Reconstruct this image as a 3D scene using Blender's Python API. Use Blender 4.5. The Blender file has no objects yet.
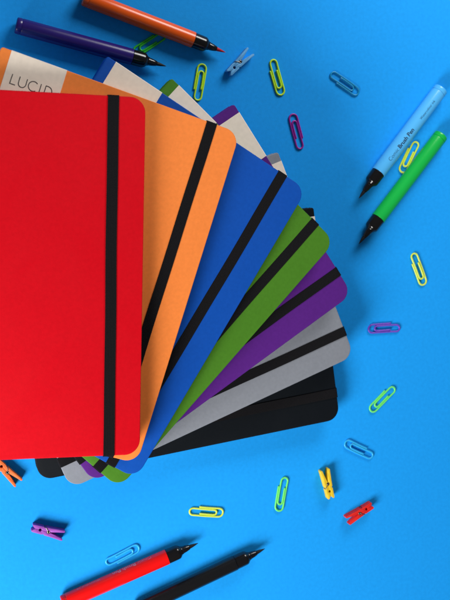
import bpy, bmesh, math, random
from mathutils import Matrix, Vector
random.seed(4)
S = 0.001                                   # everything below is measured in millimetres
scene = bpy.context.scene
COL = scene.collection
PI = math.pi

# ------------------------------------------------------------------ materials
def new_mat(name, color, rough=0.5, spec=0.5):
    m = bpy.data.materials.new(name); m.use_nodes = True
    b = m.node_tree.nodes['Principled BSDF']
    b.inputs['Base Color'].default_value = (*color, 1)
    b.inputs['Roughness'].default_value = rough
    b.inputs['Specular IOR Level'].default_value = spec
    return m, m.node_tree, b

def add_noise_bump(nt, b, scale, strength, dist, detail=4, tex='ShaderNodeTexNoise', prev=None):
    n = nt.nodes.new(tex); n.inputs['Scale'].default_value = scale
    if 'Detail' in n.inputs: n.inputs['Detail'].default_value = detail
    tc = nt.nodes.new('ShaderNodeTexCoord'); nt.links.new(tc.outputs['Object'], n.inputs['Vector'])
    bp = nt.nodes.new('ShaderNodeBump'); bp.inputs['Strength'].default_value = strength
    bp.inputs['Distance'].default_value = dist
    out = n.outputs['Distance'] if tex == 'ShaderNodeTexVoronoi' else n.outputs[0]
    nt.links.new(out, bp.inputs['Height'])
    if prev: nt.links.new(prev.outputs['Normal'], bp.inputs['Normal'])
    nt.links.new(bp.outputs['Normal'], b.inputs['Normal'])
    return bp

def add_mottle(nt, b, color, scale, amount, detail=5):
    """small variation of the material's own colour"""
    n = nt.nodes.new('ShaderNodeTexNoise'); n.inputs['Scale'].default_value = scale
    n.inputs['Detail'].default_value = detail
    tc = nt.nodes.new('ShaderNodeTexCoord'); nt.links.new(tc.outputs['Object'], n.inputs['Vector'])
    r = nt.nodes.new('ShaderNodeValToRGB')
    r.color_ramp.elements[0].position = 0.3; r.color_ramp.elements[1].position = 0.7
    r.color_ramp.elements[0].color = (*[c * (1 - amount) for c in color], 1)
    r.color_ramp.elements[1].color = (*[min(1, c * (1 + amount)) for c in color], 1)
    nt.links.new(n.outputs[0], r.inputs[0]); nt.links.new(r.outputs[0], b.inputs['Base Color'])

def paper_table():
    c = (0.010, 0.325, 0.88)
    m, nt, b = new_mat('blue_card', c, 0.7, 0.10)
    add_mottle(nt, b, c, 420, 0.045, 9)
    p = add_noise_bump(nt, b, 1400, 0.30, 0.0002)
    add_noise_bump(nt, b, 9, 0.25, 0.004, 2, prev=p)
    return m

def cover_mat(name, c, rough=0.55, spec=0.09):
    m, nt, b = new_mat(name, c, rough, spec)
    add_mottle(nt, b, c, 520, 0.045, 9)
    p = add_noise_bump(nt, b, 2300, 0.34, 0.00012, 3)
    p = add_noise_bump(nt, b, 1100, 0.05, 0.0002, 2, 'ShaderNodeTexVoronoi', p)
    add_noise_bump(nt, b, 14, 0.22, 0.0025, 2, prev=p)
    # handled areas are a touch shinier than the rest
    n = nt.nodes.new('ShaderNodeTexNoise'); n.inputs['Scale'].default_value = 38; n.inputs['Detail'].default_value = 6
    n.inputs['Distortion'].default_value = 0.8
    tc = nt.nodes.new('ShaderNodeTexCoord'); nt.links.new(tc.outputs['Object'], n.inputs['Vector'])
    mr = nt.nodes.new('ShaderNodeMapRange')
    mr.inputs['From Min'].default_value = 0.3; mr.inputs['From Max'].default_value = 0.7
    mr.inputs['To Min'].default_value = rough - 0.06; mr.inputs['To Max'].default_value = rough + 0.06
    nt.links.new(n.outputs[0], mr.inputs['Value']); nt.links.new(mr.outputs[0], b.inputs['Roughness'])
    return m

def elastic_mat():
    c = (0.0085, 0.0075, 0.0085)
    m, nt, b = new_mat('black_elastic', c, 0.85, 0.06)
    tc = nt.nodes.new('ShaderNodeTexCoord')
    w = nt.nodes.new('ShaderNodeTexWave'); w.bands_direction = 'Y'; w.inputs['Scale'].default_value = 420
    w.inputs['Distortion'].default_value = 0.6; w.inputs['Detail'].default_value = 1
    nt.links.new(tc.outputs['Object'], w.inputs['Vector'])
    w2 = nt.nodes.new('ShaderNodeTexWave'); w2.bands_direction = 'X'; w2.inputs['Scale'].default_value = 340
    nt.links.new(tc.outputs['Object'], w2.inputs['Vector'])
    ad = nt.nodes.new('ShaderNodeMath'); ad.operation = 'ADD'
    nt.links.new(w.outputs['Fac'], ad.inputs[0]); nt.links.new(w2.outputs['Fac'], ad.inputs[1])
    bp = nt.nodes.new('ShaderNodeBump'); bp.inputs['Strength'].default_value = 0.5; bp.inputs['Distance'].default_value = 0.0002
    nt.links.new(ad.outputs[0], bp.inputs['Height']); nt.links.new(bp.outputs['Normal'], b.inputs['Normal'])
    r = nt.nodes.new('ShaderNodeValToRGB')
    r.color_ramp.elements[0].color = (0.0035, 0.0035, 0.0042, 1); r.color_ramp.elements[1].color = (0.014, 0.0136, 0.0155, 1)
    nt.links.new(w.outputs['Fac'], r.inputs[0]); nt.links.new(r.outputs[0], b.inputs['Base Color'])
    return m

def pages_mat():
    m, nt, b = new_mat('page_edges', (0.72, 0.68, 0.58), 0.8, 0.2)
    tc = nt.nodes.new('ShaderNodeTexCoord')
    w = nt.nodes.new('ShaderNodeTexWave'); w.bands_direction = 'Z'; w.inputs['Scale'].default_value = 900
    nt.links.new(tc.outputs['Object'], w.inputs['Vector'])
    bp = nt.nodes.new('ShaderNodeBump'); bp.inputs['Strength'].default_value = 0.6; bp.inputs['Distance'].default_value = 0.0002
    nt.links.new(w.outputs['Fac'], bp.inputs['Height']); nt.links.new(bp.outputs['Normal'], b.inputs['Normal'])
    return m

def label_mat():
    c = (0.90, 0.80, 0.68)
    m, nt, b = new_mat('uncoated_paper', c, 0.8, 0.12)
    add_mottle(nt, b, c, 350, 0.04, 6)
    add_noise_bump(nt, b, 1500, 0.15, 0.0001)
    return m

def plastic_mat(name, c, rough=0.3, spec=0.5, bump=0.06):
    m, nt, b = new_mat(name, c, rough, spec)
    add_noise_bump(nt, b, 300, bump, 0.0003, 2)
    return m

def peg_mat(name, c):
    m, nt, b = new_mat(name, c, 0.55, 0.35)
    tc = nt.nodes.new('ShaderNodeTexCoord'); mp = nt.nodes.new('ShaderNodeMapping')
    mp.inputs['Scale'].default_value = (0.12, 1, 1)
    n = nt.nodes.new('ShaderNodeTexNoise'); n.inputs['Scale'].default_value = 1500
    nt.links.new(tc.outputs['Object'], mp.inputs['Vector']); nt.links.new(mp.outputs['Vector'], n.inputs['Vector'])
    r = nt.nodes.new('ShaderNodeValToRGB')                          # grain showing through thin paint
    r.color_ramp.elements[0].position = 0.32; r.color_ramp.elements[1].position = 0.62
    r.color_ramp.elements[0].color = (*[q * 0.72 for q in c], 1); r.color_ramp.elements[1].color = (*[min(1, q * 1.08) for q in c], 1)
    nt.links.new(n.outputs[0], r.inputs[0]); nt.links.new(r.outputs[0], b.inputs['Base Color'])
    bp = nt.nodes.new('ShaderNodeBump'); bp.inputs['Strength'].default_value = 0.5; bp.inputs['Distance'].default_value = 0.0003
    nt.links.new(n.outputs[0], bp.inputs['Height']); nt.links.new(bp.outputs['Normal'], b.inputs['Normal'])
    return m

M = {}
M['table'] = paper_table()
M['elastic'] = elastic_mat(); M['pages'] = pages_mat(); M['label'] = label_mat()
M['print'] = new_mat('grey_print', (0.045, 0.043, 0.05), 0.7, 0.2)[0]
M['ink_print'] = new_mat('pen_print', (0.012, 0.03, 0.07), 0.5, 0.3)[0]
M['pale_print'] = new_mat('pale_pen_print', (0.55, 0.20, 0.25), 0.5, 0.3)[0]
COVERS = [
    ('red',    (0.62, 0.003, 0.0105)),
    ('orange', (0.92, 0.25, 0.052)),
    ('blue',   (0.006, 0.078, 0.42)),
    ('green',  (0.066, 0.21, 0.018)),
    ('purple', (0.095, 0.017, 0.215)),
    ('grey',   (0.228, 0.246, 0.282)),
    ('black',  (0.0058, 0.0078, 0.0105)),
]
for n, c in COVERS: M['cover_' + n] = cover_mat(n + '_cover', c)
M['grip'] = plastic_mat('black_grip', (0.006, 0.0055, 0.006), 0.17, 0.5, 0.01)
M['nib_black'] = new_mat('black_nib', (0.006, 0.006, 0.007), 0.6, 0.3)[0]
M['nib_red'] = new_mat('red_nib', (0.42, 0.012, 0.02), 0.55, 0.3)[0]
PENS_C = dict(orange=(0.84, 0.105, 0.006), navy=(0.023, 0.010, 0.155), sky=(0.085, 0.46, 0.90),
              green=(0.008, 0.44, 0.064), red=(0.72, 0.004, 0.004), black=(0.0055, 0.0055, 0.0065))
for n, c in PENS_C.items(): M['pen_' + n] = plastic_mat(n + '_pen_plastic', c, 0.25, 0.5, 0.02)
CLIPS_C = dict(green=(0.045, 0.62, 0.05), lime=(0.52, 0.82, 0.03), magenta=(0.30, 0.018, 0.30), teal=(0.008, 0.255, 0.52),
               yellow=(0.64, 0.76, 0.075), violet=(0.15, 0.055, 0.50), sky=(0.03, 0.42, 0.80), mint=(0.16, 0.76, 0.16))
for n, c in CLIPS_C.items(): M['clip_' + n] = plastic_mat(n + '_clip_coating', c, 0.3, 0.38, 0.0)
PEGS_C = dict(blue=(0.13, 0.42, 0.78), orange=(0.86, 0.17, 0.035), purple=(0.32, 0.075, 0.46), yellow=(0.82, 0.56, 0.025), red=(0.74, 0.018, 0.012))
for n, c in PEGS_C.items(): M['peg_' + n] = peg_mat(n + '_painted_wood', c)
sp, nt, b = new_mat('spring_steel', (0.30, 0.28, 0.26), 0.35); b.inputs['Metallic'].default_value = 1.0
M['spring'] = sp

# ------------------------------------------------------------------ helpers
def obj(name, bm, mat, parent=None, smooth=True, angle=35):
    bmesh.ops.recalc_face_normals(bm, faces=bm.faces[:])
    me = bpy.data.meshes.new(name)
    for v in bm.verts: v.co *= S
    bm.to_mesh(me); bm.free()
    if smooth:
        for p in me.polygons: p.use_smooth = True
        me.set_sharp_from_angle(angle=math.radians(angle))
    me.materials.append(mat)
    o = bpy.data.objects.new(name, me); COL.objects.link(o)
    if parent: o.parent = parent
    return o

def thing(name, label, cat, loc=(0, 0, 0), rotz=0.0, group=None):
    o = bpy.data.objects.new(name, None); COL.objects.link(o)
    o.empty_display_size = 0.01
    o.location = Vector(loc) * S; o.rotation_euler = (0, 0, rotz)
    o['label'] = label; o['category'] = cat
    if group: o['group'] = group
    return o

def copy_thing(root, label, loc, rotz, mats=None, scale=None):
    """a copy of a thing with copies of its parts and sub-parts; mats: part name -> material"""
    r = root.copy(); COL.objects.link(r)
    r.location = Vector(loc) * S; r.rotation_euler = (0, 0, rotz); r['label'] = label
    def rec(src, dst):
        for ch in list(src.children):
            c = ch.copy(); COL.objects.link(c); c.parent = dst
            kind = ch.name.split('.')[0]
            if mats and kind in mats:
                c.data = ch.data.copy(); c.data.materials.clear(); c.data.materials.append(mats[kind])
            rec(ch, c)
    rec(root, r)
    return r

def loft(bm, rings, cap=True):
    vs = [[bm.verts.new(p) for p in ring] for ring in rings]
    n = len(rings[0])
    for a, b_ in zip(vs[:-1], vs[1:]):
        for i in range(n):
            j = (i + 1) % n
            bm.faces.new((a[i], a[j], b_[j], b_[i]))
    if cap:
        bm.faces.new(vs[0][::-1]); bm.faces.new(vs[-1])
    return vs

def board_outline(W, L, rl, rr, inset, n=10):
    """plan of a cover board: right edge at u=0, left (spine) at u=-W; corner radii rl / rr"""
    pts = []
    x0, x1, y0, y1 = -W + inset, -inset, inset, L - inset
    for (cx, cy, r, a0) in ((x1, y0, rr, -90), (x1, y1, rr, 0), (x0, y1, rl, 90), (x0, y0, rl, 180)):
        r = max(0.05, r - inset)
        ccx = cx - r if cx == x1 else cx + r
        ccy = cy - r if cy == y1 else cy + r
        for k in range(n + 1):
            a = math.radians(a0 + 90 * k / n)
            pts.append((ccx + r * math.cos(a), ccy + r * math.sin(a)))
    return pts

def board(bm, W, L, rl, rr, z0, z1, e=0.45, off=(0, 0)):
    rings = []
    lv = []
    for k in range(4):
        a = PI / 2 * k / 3
        lv.append((e * (1 - math.sin(a)), z0 + e * (1 - math.cos(a))))
    for k in range(4):
        a = PI / 2 * k / 3
        lv.append((e * (1 - math.cos(a)), z1 - e * (1 - math.sin(a))))
    for ins, z in lv:
        rings.append([(x + off[0], y + off[1], z) for x, y in board_outline(W, L, rl, rr, ins)])
    loft(bm, rings)

def band_loop(bm, u0, u1, L, H, th, rc=0.5, z0=0.0, n=4, wave=0.0, ph=0.0):
    """a flat band wrapped lengthwise round a book of length L and height H (v and z), from u0 to u1"""
    def path(o):
        pts = []
        for (cy, cz, a0) in ((L - rc, H - rc, 0), (rc, H - rc, 90), (rc, rc, 180), (L - rc, rc, 270)):
            for k in range(n + 1):
                a = math.radians(a0 + 90 * k / n)
                pts.append((cy + (rc + o) * math.cos(a), z0 + cz + (rc + o) * math.sin(a)))
        if wave:                                                    # more points on the long runs, so the band can wander a little
            full = []
            for a, b_ in zip(pts, pts[1:] + pts[:1]):
                k = max(1, int(abs(b_[0] - a[0]) / 4))
                full += [(a[0] + (b_[0] - a[0]) * q / k, a[1] + (b_[1] - a[1]) * q / k) for q in range(k)]
            pts = full
        return pts
    pin, pout = path(0.0), path(th)
    if len(pin) != len(pout): raise ValueError('band paths differ')
    wv = lambda y: wave * (math.sin(y * 0.031 + ph) + 0.5 * math.sin(y * 0.083 + ph * 2.3))
    N = len(pin)
    A = [[bm.verts.new((u + wv(y), y, z)) for y, z in P] for u in (u0, u1) for P in (pin, pout)]
    i0, o0, i1, o1 = A
    for i in range(N):
        j = (i + 1) % N
        bm.faces.new((o0[i], o0[j], o1[j], o1[i])); bm.faces.new((i0[i], i1[i], i1[j], i0[j]))
        bm.faces.new((i0[i], i0[j], o0[j], o0[i])); bm.faces.new((i1[i], o1[i], o1[j], i1[j]))

def stroke(bm, pts, w, z0, z1):
    """a printed monoline stroke as a thin flat ribbon"""
    P = [Vector((x, y)) for x, y in pts]
    L_, R_ = [], []
    for i, p in enumerate(P):
        a = P[max(0, i - 1)]; c = P[min(len(P) - 1, i + 1)]
        t = (c - a).normalized(); nn = Vector((-t.y, t.x)) * (w / 2)
        L_.append(p + nn); R_.append(p - nn)
    ring = L_ + R_[::-1]
    n = len(P)
    lo = [bm.verts.new((v.x, v.y, z0)) for v in ring]; hi = [bm.verts.new((v.x, v.y, z1)) for v in ring]
    N = len(ring)
    for i in range(n - 1):
        bm.faces.new((hi[i], hi[i + 1], hi[N - 2 - i], hi[N - 1 - i]))
        bm.faces.new((lo[i], lo[N - 1 - i], lo[N - 2 - i], lo[i + 1]))
    for i in range(N):
        j = (i + 1) % N
        bm.faces.new((lo[i], lo[j], hi[j], hi[i]))

def lathe(bm, prof, seg=48):
    """revolve (x, r) about the local x axis"""
    rings = []
    for x, r in prof:
        rings.append([(x, r * math.cos(2 * PI * k / seg), r * math.sin(2 * PI * k / seg)) for k in range(seg)])
    loft(bm, rings)

def tube(bm, path, r, seg=12, ref=Vector((0, 0, 1))):
    P = [Vector(p) for p in path]
    rings = []
    up = None
    for i, p in enumerate(P):
        t = (P[min(i + 1, len(P) - 1)] - P[max(i - 1, 0)]).normalized()
        if up is None:
            up = ref if abs(t.dot(ref)) < 0.9 else Vector((1, 0, 0))
        up = (up - t * up.dot(t)).normalized()
        s = t.cross(up)
        rings.append([p + (s * math.cos(2 * PI * k / seg) + up * math.sin(2 * PI * k / seg)) * r for k in range(seg)])
    # rounded ends
    t0 = (P[0] - P[1]).normalized(); t1 = (P[-1] - P[-2]).normalized()
    def shrink(ring, c, t, f, d): return [c + (q - c) * f + t * d for q in ring]
    rings = [shrink(rings[0], P[0], t0, .45, r * .38), shrink(rings[0], P[0], t0, .85, r * .2)] + rings + \
            [shrink(rings[-1], P[-1], t1, .85, r * .2), shrink(rings[-1], P[-1], t1, .45, r * .38)]
    loft(bm, rings)

def prism(bm, poly, z0, z1, bev=0.22):
    lo = [bm.verts.new((x, y, z0)) for x, y in poly]; hi = [bm.verts.new((x, y, z1)) for x, y in poly]
    n = len(poly)
    fs = [bm.faces.new(lo[::-1]), bm.faces.new(hi)]
    for i in range(n):
        j = (i + 1) % n
        fs.append(bm.faces.new((lo[i], lo[j], hi[j], hi[i])))
    bmesh.ops.recalc_face_normals(bm, faces=bm.faces[:])
    ed = [e for f in fs[:2] for e in f.edges]
    bmesh.ops.bevel(bm, geom=ed, offset=bev, segments=2, profile=0.5, affect='EDGES', clamp_overlap=True)

# ------------------------------------------------------------------ tabletop (blue card)
bm = bmesh.new()
bmesh.ops.create_grid(bm, x_segments=1, y_segments=1, size=1)
for v in bm.verts: v.co.x = v.co.x * 1500 + 200; v.co.y = v.co.y * 1500
t = obj('tabletop', bm, M['table'], smooth=False)
t['kind'] = 'structure'; t['label'] = 'bright blue card surface under everything'

# ------------------------------------------------------------------ notebooks
NW, NL, PITCH, GAP = 148.4, 210.0, 11.342, 1.1
TH_E = GAP / 2                              # elastic thickness
BH = PITCH - GAP                            # closed book height
BT = 1.7                                    # cover board

def make_notebook(color, label, loc, rotz):
    root = thing('notebook', label, 'notebook', loc, rotz, 'notebooks fanned out in one pile')
    z0, z1 = TH_E, TH_E + BH
    bm = bmesh.new()
    board(bm, NW, NL, 1.6, 9.0, z1 - BT, z1)                        # front board
    board(bm, NW, NL, 1.6, 9.0, z0, z0 + BT)                        # back board
    # rounded spine wrapping from board to board
    prof = []
    for k in range(13):
        a = math.radians(90 + 180 * k / 12)
        prof.append((-NW + 3.1 + 3.1 * math.cos(a), (z0 + z1) / 2 + (BH / 2 - 0.42) * math.sin(a)))
    inner = [(-NW + 4.1 + 2.3 * math.cos(math.radians(270 - 180 * k / 12)), (z0 + z1) / 2 + (BH / 2 - BT - .1) * math.sin(math.radians(270 - 180 * k / 12))) for k in range(13)]
    sec = prof + inner
    loft(bm, [[(u, v, z) for u, z in sec] for v in (0.6, NL - 0.6)])
    obj('cover', bm, M['cover_' + color], root)
    bm = bmesh.new()
    board(bm, NW - 5.0, NL - 5.0, 0.6, 7.5, z0 + BT + 0.02, z1 - BT - 0.02, 0.1, (-2.4, 2.5))
    obj('pages', bm, M['pages'], root)
    bm = bmesh.new()
    band_loop(bm, -22.05, -15.6, NL, BH, TH_E, 0.5, z0, wave=0.16, ph=0.4)
    obj('elastic_band', bm, M['elastic'], root)
    bm = bmesh.new()
    band_loop(bm, -NW + 6.05, -NW + 38.96, NL, BH, 0.14, 0.35, z0)
    lab = obj('paper_band', bm, M['label'], root)
    return root

def add_lettering(lab):
    z1 = TH_E + BH
    # the word on the paper band
    bm = bmesh.new()
    zt = z1 + 0.14; x0 = -NW; yt = NL - 12.5; h = 5.6
    def st(pts): stroke(bm, [(x0 + x, yt + y) for x, y in pts], 0.50, zt + 0.012, zt + 0.05)
    st([(10.5, 0), (10.4, -2.5), (10.35, -h)]); st([(10.1, -h), (11.8, -h), (13.5, -h)])
    st([(14.9, 0), (14.9, -3.4)] + [(17.05 + 2.15 * math.cos(math.radians(a)), -3.5 + 2.15 * math.sin(math.radians(a))) for a in range(180, 361, 15)] + [(19.2, -3.2), (19.2, 0)])
    st([(23.4 + 2.8 * math.cos(math.radians(a)), -h / 2 + 2.8 * math.sin(math.radians(a))) for a in range(48, 313, 12)])
    st([(27.4, 0), (27.4, -2.8), (27.4, -h)])
    st([(30.2, 0.0), (30.2, -2.5), (30.2, -h)])
    st([(30.2, 0)] + [(31.5 + 2.8 * math.cos(math.radians(a)), -h / 2 + 2.8 * math.sin(math.radians(a))) for a in range(90, -91, -12)] + [(30.2, -h)])
    obj('lettering', bm, M['print'], lab, smooth=False)

POSES = [(116.17, -145.67, 1.36), (116.66, -153.93, 18.0), (118.12, -166.36, 31.82), (109.47, -174.65, 43.06),
         (95.4, -173.48, 56.26), (81.78, -178.87, 68.04), (63.1, -175.2, 82.0)]
NLAB = ['red notebook with black elastic band, topmost of the fanned pile',
        'orange notebook with a lettered white paper band, directly under the red one',
        'blue notebook with black elastic band between the orange and green ones',
        'green notebook with black elastic band between the blue and purple ones',
        'purple notebook with black elastic band between the green and grey ones',
        'light grey notebook with black elastic band lying on the black one',
        'black notebook with black elastic band, lowest of the fanned pile']
for i in range(7):
    x, y, th = POSES[i]
    c = COVERS[i][0]
    if i == 0:
        first = make_notebook(c, NLAB[0], (x, y, (6 - i) * PITCH), -math.radians(th))
    else:
        nb = copy_thing(first, NLAB[i], (x, y, (6 - i) * PITCH), -math.radians(th), {'cover': M['cover_' + c]})
        for q in nb.children:
            if q.name.startswith('elastic_band'):                   # every band wanders its own way
                bm = bmesh.new(); band_loop(bm, -22.05, -15.6, NL, BH, TH_E, 0.5, TH_E, wave=0.16, ph=1.7 * i)
                tmp = obj('elastic_band', bm, M['elastic']); q.data = tmp.data; bpy.data.objects.remove(tmp)
        if c == 'orange':
            add_lettering([q for q in nb.children if q.name.startswith('paper_band')][0])

# ------------------------------------------------------------------ brush pens
PR, PB = 5.2, 75.5
def text_on_barrel(words, roll0=0.0):
    """words: list of (text, x start, x end, height, font weight offset); wraps lettering round the barrel"""
    bm = bmesh.new()
    for (txt, xa, xb, bold, yoff, hscale) in words:
        cu = bpy.data.curves.new('lettering_outline', 'FONT'); cu.body = txt; cu.size = 1.0; cu.offset = bold
        cu.resolution_u = 3
        to = bpy.data.objects.new('lettering_outline', cu); COL.objects.link(to)
        dg = bpy.context.evaluated_depsgraph_get(); dg.update()
        me = bpy.data.meshes.new_from_object(to.evaluated_get(dg))
        tb = bmesh.new(); tb.from_mesh(me)
        for q in range(-6, 25):                                     # slice so the letters can follow the curve
            bmesh.ops.bisect_plane(tb, geom=tb.verts[:] + tb.edges[:] + tb.faces[:], plane_co=(0, q * 0.05, 0), plane_no=(0, 1, 0))
        tb.to_mesh(me); tb.free()
        xs = [v.co.x for v in me.vertices]; x0, x1 = min(xs), max(xs)
        k = (xb - xa) / (x1 - x0)
        vs = []
        for v in me.vertices:
            x = xa + (v.co.x - x0) * k; arc = (v.co.y - 0.33) * k * hscale + yoff
            a = roll0 + arc / PR
            vs.append(bm.verts.new((x, math.sin(a) * (PR + 0.03), math.cos(a) * (PR + 0.03))))
        for p in me.polygons:
            try: bm.faces.new([vs[q] for q in p.vertices])
            except ValueError: pass
        bpy.data.objects.remove(to); bpy.data.curves.remove(cu); bpy.data.meshes.remove(me)
    bmesh.ops.triangulate(bm, faces=bm.faces[:])
    return bm

def make_pen(label, loc, rotz):
    root = thing('brush_pen', label, 'pen', loc, rotz, 'uncapped brush pens scattered round the notebooks')
    bm = bmesh.new()                                                # barrel, from grip (x=0) to far end
    lathe(bm, [(0, PR - .5), (0.02, PR - .12), (0.15, PR), (20, PR), (50, PR), (PB - 4.2, PR), (PB - 4.0, PR - .04), (PB - 3.75, PR - .22),
               (PB - 3.5, PR - .22), (PB - 3.45, PR - 1)])
    obj('barrel', bm, M['pen_orange'], root)
    bm = bmesh.new()
    lathe(bm, [(PB - 3.49, PR - 1.2), (PB - 3.45, PR - .1), (PB - 3.3, PR - .02), (PB - .9, PR - .08), (PB - .45, PR - .25), (PB - .12, PR - .7), (PB, PR - 1.3), (PB - .02, 1.6), (PB - .7, 1.2), (PB - .75, .1)])
    obj('end_plug', bm, M['pen_orange'], root)
    bm = bmesh.new()                                                # black grip with stepped shoulder and cone
    lathe(bm, [(-0.02, 1), (-0.03, PR - .5), (-.3, PR - .26), (-3, PR - .28), (-7.2, PR - .36), (-8.0, PR - .45), (-8.7, PR - .82), (-9.3, PR - 1.34), (-9.9, PR - 1.88), (-10.4, PR - 2.26), (-10.9, PR - 2.42),
               (-11.3, PR - 2.46), (-11.5, PR - 2.66), (-13.8, 2.25), (-16.2, 1.68), (-16.5, 1.5), (-16.55, .5)])
    obj('grip', bm, M['grip'], root)
    bm = bmesh.new()
    lathe(bm, [(-16.5, 1.1), (-16.7, 1.32), (-18.5, 1.12), (-20.2, .78), (-21.8, .42), (-22.8, .16), (-23.1, .03)], 24)
    obj('brush_tip', bm, M['nib_red'], root)
    return root

# boundary (grip / barrel) and direction tip -> end
PENS = [
    ('orange', (167.9, 110.2), 161.9, 'nib_red', 'orange brush pen with red tip and black grip'),
    ('navy', (127.2, 97.7), 167.2, 'nib_black', 'dark navy brush pen beside the spines of the notebooks'),
    ('sky', (300.2, 25.2), 51.4, 'nib_black', 'light blue brush pen with printed lettering along its barrel'),
    ('green', (300.6, -6.6), 51.0, 'nib_black', 'green brush pen with black grip beside the light blue pen'),
    ('red', (148.7, -235.2), 199.3, 'nib_black', 'red brush pen with black grip beside the black pen'),
    ('black', (196.8, -243.8), 200.5, 'nib_black', 'all black brush pen with pointed tip beside the red pen'),
]
pen0 = None
for n, (x, y), a, nib, lab in PENS:
    a = math.radians(a)
    if pen0 is None:
        pen0 = pen = make_pen(lab, (x, y, PR), a)
    else:
        pen = copy_thing(pen0, lab, (x, y, PR), a, {'barrel': M['pen_' + n], 'end_plug': M['pen_' + n], 'brush_tip': M[nib]})
    barrel = [c for c in pen.children if c.name.startswith('barrel')][0]
    if n == 'sky':
        bm = text_on_barrel([('Comic', 10.3, 20.4, -0.012, 0.5, 1.0), ('Brush Pen', 21.6, 38.2, 0.022, 0.5, 1.0), ('Watercolour ink', 47.0, 63.8, -0.006, 0.4, 1.0)])
        obj('lettering', bm, M['ink_print'], barrel, smooth=False)
    if n == 'red':
        bm = text_on_barrel([('Comic', 10.3, 20.4, -0.012, 0, 1.0), ('Brush Pen', 21.6, 38.2, 0.022, 0, 1.0), ('Watercolour ink', 47.0, 63.8, -0.006, 0, 1.0)], -1.34)
        obj('lettering', bm, M['pale_print'], barrel, smooth=False)

# ------------------------------------------------------------------ paper clips
def arc(cx, cy, r, a0, a1, n=14):
    return [(cx + r * math.cos(math.radians(a0 + (a1 - a0) * k / n)), cy + r * math.sin(math.radians(a0 + (a1 - a0) * k / n))) for k in range(n + 1)]

def clip_mesh(mirror, wob):
    rw = 0.62
    e = 12.0
    pts = [(-3.12 - wob, 5.2), (-3.06, 2.0), (-2.95, -4.0), (-2.9, -8.0)]
    pts += arc(0.03, -e + 2.93, 2.93, 180, 360)
    pts += [(2.95, -6), (2.9, 0), (2.75, 6)]
    pts += arc(0.35, e - 2.4, 2.4, 0, 180)
    pts += [(-2.0, 7.5), (-1.9, 4), (-1.8, -1), (-1.72, -4.6)]
    pts += arc(0, -5.6, 1.7, 180, 360)
    pts += [(1.7, -3), (1.66 - wob, 1.0), (1.5 - wob, 4.6)]
    # resample evenly
    P = [Vector((x, y, 0)) for x, y in pts]
    out = []
    for a, b_ in zip(P[:-1], P[1:]):
        d = (b_ - a).length; k = max(1, int(d / 0.8))
        for q in range(k): out.append(a.lerp(b_, q / k))
    out.append(P[-1])
    sx = -1 if mirror else 1
    sk = random.uniform(-.035, .035); bd = random.uniform(-.0025, .0025)
    for p in out: p.x += sk * p.y + bd * p.y * p.y
    out = [Vector((p.x * sx, p.y, rw)) for p in out]
    for _ in range(2):
        out = [out[0]] + [(out[i - 1] + out[i] * 2 + out[i + 1]) / 4 for i in range(1, len(out) - 1)] + [out[-1]]
    # the inner loop springs up a touch
    N = len(out)
    for i, p in enumerate(out):
        f = i / (N - 1)
        p.z += 0.35 * max(0, (f - 0.62) / 0.38)
    bm = bmesh.new(); tube(bm, out, rw, 12)
    return bm

CL = [ # colour, centre, heading of the inner-loop end (deg), mirrored, label
    ('green', (139.5, 107.3), 211.2, False, 'green paper clip between the orange pen and the navy pen'),
    ('lime', (173.3, 83.6), 82.1, True, 'lime paper clip touching the white paper band of the green notebook'),
    ('lime', (226.9, 88.4), -72.6, False, 'lime paper clip lying alone near the light blue clothes peg'),
    ('magenta', (241.4, 52.6), 105.8, False, 'magenta paper clip lying on bare blue card'),
    ('teal', (276.4, 86.0), -33.3, False, 'teal blue paper clip, uppermost of the three blue ones'),
    ('yellow', (325.4, 36.5), -116.4, False, 'pale yellow paper clip tucked against the green pen'),
    ('yellow', (334.3, -43.0), -69.5, False, 'pale yellow paper clip below the barrel of the green pen'),
    ('violet', (308.2, -84.4), -178.3, False, 'violet paper clip beside the corner of the purple notebook'),
    ('mint', (307.5, -135.5), -140.0, False, 'bright green paper clip beside the corner of the black notebook'),
    ('sky', (289.9, -171.1), 152.3, False, 'sky blue paper clip near the yellow clothes peg'),
    ('mint', (231.7, -199.3), -102.6, False, 'bright green paper clip lying between the black pen tip and the yellow peg'),
    ('yellow', (177.4, -207.7), -7.8, True, 'pale yellow paper clip above the tip of the red pen'),
    ('sky', (119.1, -233.1), 22.9, False, 'sky blue paper clip lying along the barrel of the red pen'),
]
for k, (c, (x, y), head, mir, lab) in enumerate(CL):
    o = obj('paper_clip', clip_mesh(mir, random.uniform(-.12, .15)), M['clip_' + c], None, angle=60)
    o.location = (x * S, y * S, 0.0); o.rotation_euler = (0, 0, math.radians(head + 90))
    o['label'] = lab; o['category'] = 'paper clip'; o['group'] = 'paper clips scattered on the blue card'

# ------------------------------------------------------------------ mini clothes pegs, lying on their side
PH = 5.2
def peg_arm(sgn):
    inn = [(-10.75, 1.45), (-8.8, 0.06), (-6.3, 0.06)]
    inn += [(-5.4 - 0.95 * math.cos(math.radians(a)), 0.06 + 0.95 * math.sin(math.radians(a))) for a in range(20, 161, 20)]
    inn += [(-4.4, 0.06), (-0.9, 0.06)]
    inn += [(0.3 - 1.15 * math.cos(math.radians(a)), 0.10 + 1.05 * math.sin(math.radians(a))) for a in range(20, 161, 20)]
    inn += [(1.6, 0.18), (10.3, 2.15)]
    outl = [(10.75, 2.55), (10.7, 3.2), (10.2, 3.55), (2.0, 2.95), (-1.9, 2.75), (-2.3, 2.25), (-3.1, 2.25), (-3.5, 2.7), (-9.9, 2.5), (-10.75, 2.2)]
    poly = inn + outl
    bm = bmesh.new()
    prism(bm, [(x, y * sgn) for x, y in poly], 0, PH, 0.2)
    return bm

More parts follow.
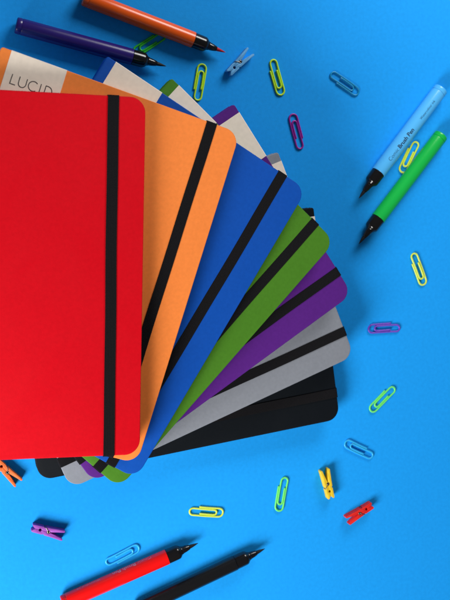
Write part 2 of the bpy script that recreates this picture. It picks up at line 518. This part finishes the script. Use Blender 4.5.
def make_peg(label, loc, rotz):
    root = thing('clothes_peg', label, 'clothes peg', loc, rotz, 'mini clothes pegs scattered on the blue card')
    obj('arm', peg_arm(1), M['peg_blue'], root, angle=30); obj('arm', peg_arm(-1), M['peg_blue'], root, angle=30)
    bm = bmesh.new()
    r, w = 0.78, 0.24
    coil = []
    N = 150
    for i in range(N + 1):
        a = 2 * PI * (9.5 * i / N) + 0.9
        coil.append(Vector((0.3 + r * math.cos(a), r * math.sin(a), -0.12 + (PH + .24) * i / N)))
    # ends run over the faces of the arms to the notches outside
    top = coil[-1]; bot = coil[0]
    tail = [Vector((-0.8, 1.2, PH + .24)), Vector((-1.9, 2.1, PH + .22)), Vector((-2.6, 2.62, PH + .02)), Vector((-2.7, 2.66, PH - .5)), Vector((-2.7, 2.62, PH * .45))]
    headp = [Vector((-2.7, -2.62, PH * .55)), Vector((-2.7, -2.66, .6)), Vector((-2.6, -2.6, .1)), Vector((-1.9, -2.1, .05)), Vector((-0.8, -1.2, -.03))]
    path = headp + coil + tail
    for p in path: p.z = max(0.25, p.z)
    tube(bm, path, w, 8)
    obj('spring', bm, M['spring'], root, angle=60)
    return root

PG = [ # colour, centre, heading jaw -> handles, label
    ('blue', (199.9, 97.2), 44.5, 'light blue wooden clothes peg near the red tip of the orange pen'),
    ('orange', (43.4, -169.6), -47.5, 'orange clothes peg half hidden beneath the overhanging red notebook'),
    ('purple', (68.9, -211.3), -19.0, 'purple clothes peg lying alone on bare card above the red pen'),
    ('yellow', (265.1, -193.5), 103.3, 'yellow wooden clothes peg with handles pointing at the black notebook'),
    ('red', (289.7, -216.3), 207.7, 'red wooden clothes peg lying beside the yellow peg'),
]
peg0 = None
for c, (x, y), a, lab in PG:
    if peg0 is None: peg0 = make_peg(lab, (x, y, 0.01), math.radians(a))
    else: copy_thing(peg0, lab, (x, y, 0.01), math.radians(a), {'arm': M['peg_' + c]})

# ------------------------------------------------------------------ camera
cam = bpy.data.cameras.new('camera'); co = bpy.data.objects.new('camera', cam); COL.objects.link(co)
R = Matrix(((0.963019, 0.023383, -0.268418), (0.0, 0.996227, 0.086786), (0.269435, -0.083576, 0.959385)))
co.matrix_world = Matrix.Translation(Vector((0, 0, 682.29)) * S) @ R.to_4x4()
cam.sensor_fit = 'VERTICAL'; cam.sensor_height = 24; cam.sensor_width = 18; cam.lens = 1046.14 / 600 * 24
cam.clip_start = 0.02; cam.clip_end = 20
cam.dof.use_dof = True; cam.dof.focus_distance = 0.66; cam.dof.aperture_fstop = 9
scene.camera = co

# ------------------------------------------------------------------ light: window low left, second window upper right
def area(name, pos, target, size, sizey, power, color, spread=180):
    l = bpy.data.lights.new(name, 'AREA'); l.shape = 'RECTANGLE'; l.size = size * S; l.size_y = sizey * S
    l.energy = power; l.color = color
    l.spread = math.radians(spread)
    o = bpy.data.objects.new(name, l); COL.objects.link(o)
    o.location = Vector(pos) * S
    d = (Vector(target) - Vector(pos)).normalized()
    o.rotation_euler = d.to_track_quat('-Z', 'Y').to_euler()
    return o
area('window_light', (-350, -590, 450), (200, -110, 0), 360, 360, 12.0, (1.0, 0.97, 0.94))
area('second_window_light', (500, 560, 350), (390, 0, 0), 360, 260, 4.5, (1.0, 0.985, 0.97))
w = bpy.data.worlds.new('World'); scene.world = w; w.use_nodes = True
bg = w.node_tree.nodes['Background']; bg.inputs[0].default_value = (0.95, 0.97, 1.0, 1); bg.inputs[1].default_value = 0.085

scene.view_settings.view_transform = 'Standard'; scene.view_settings.look = 'None'
scene.view_settings.exposure = 0; scene.view_settings.gamma = 1
scene.render.engine = 'CYCLES'
scene.cycles.use_denoising = True
scene.render.resolution_x = 768; scene.render.resolution_y = 1024
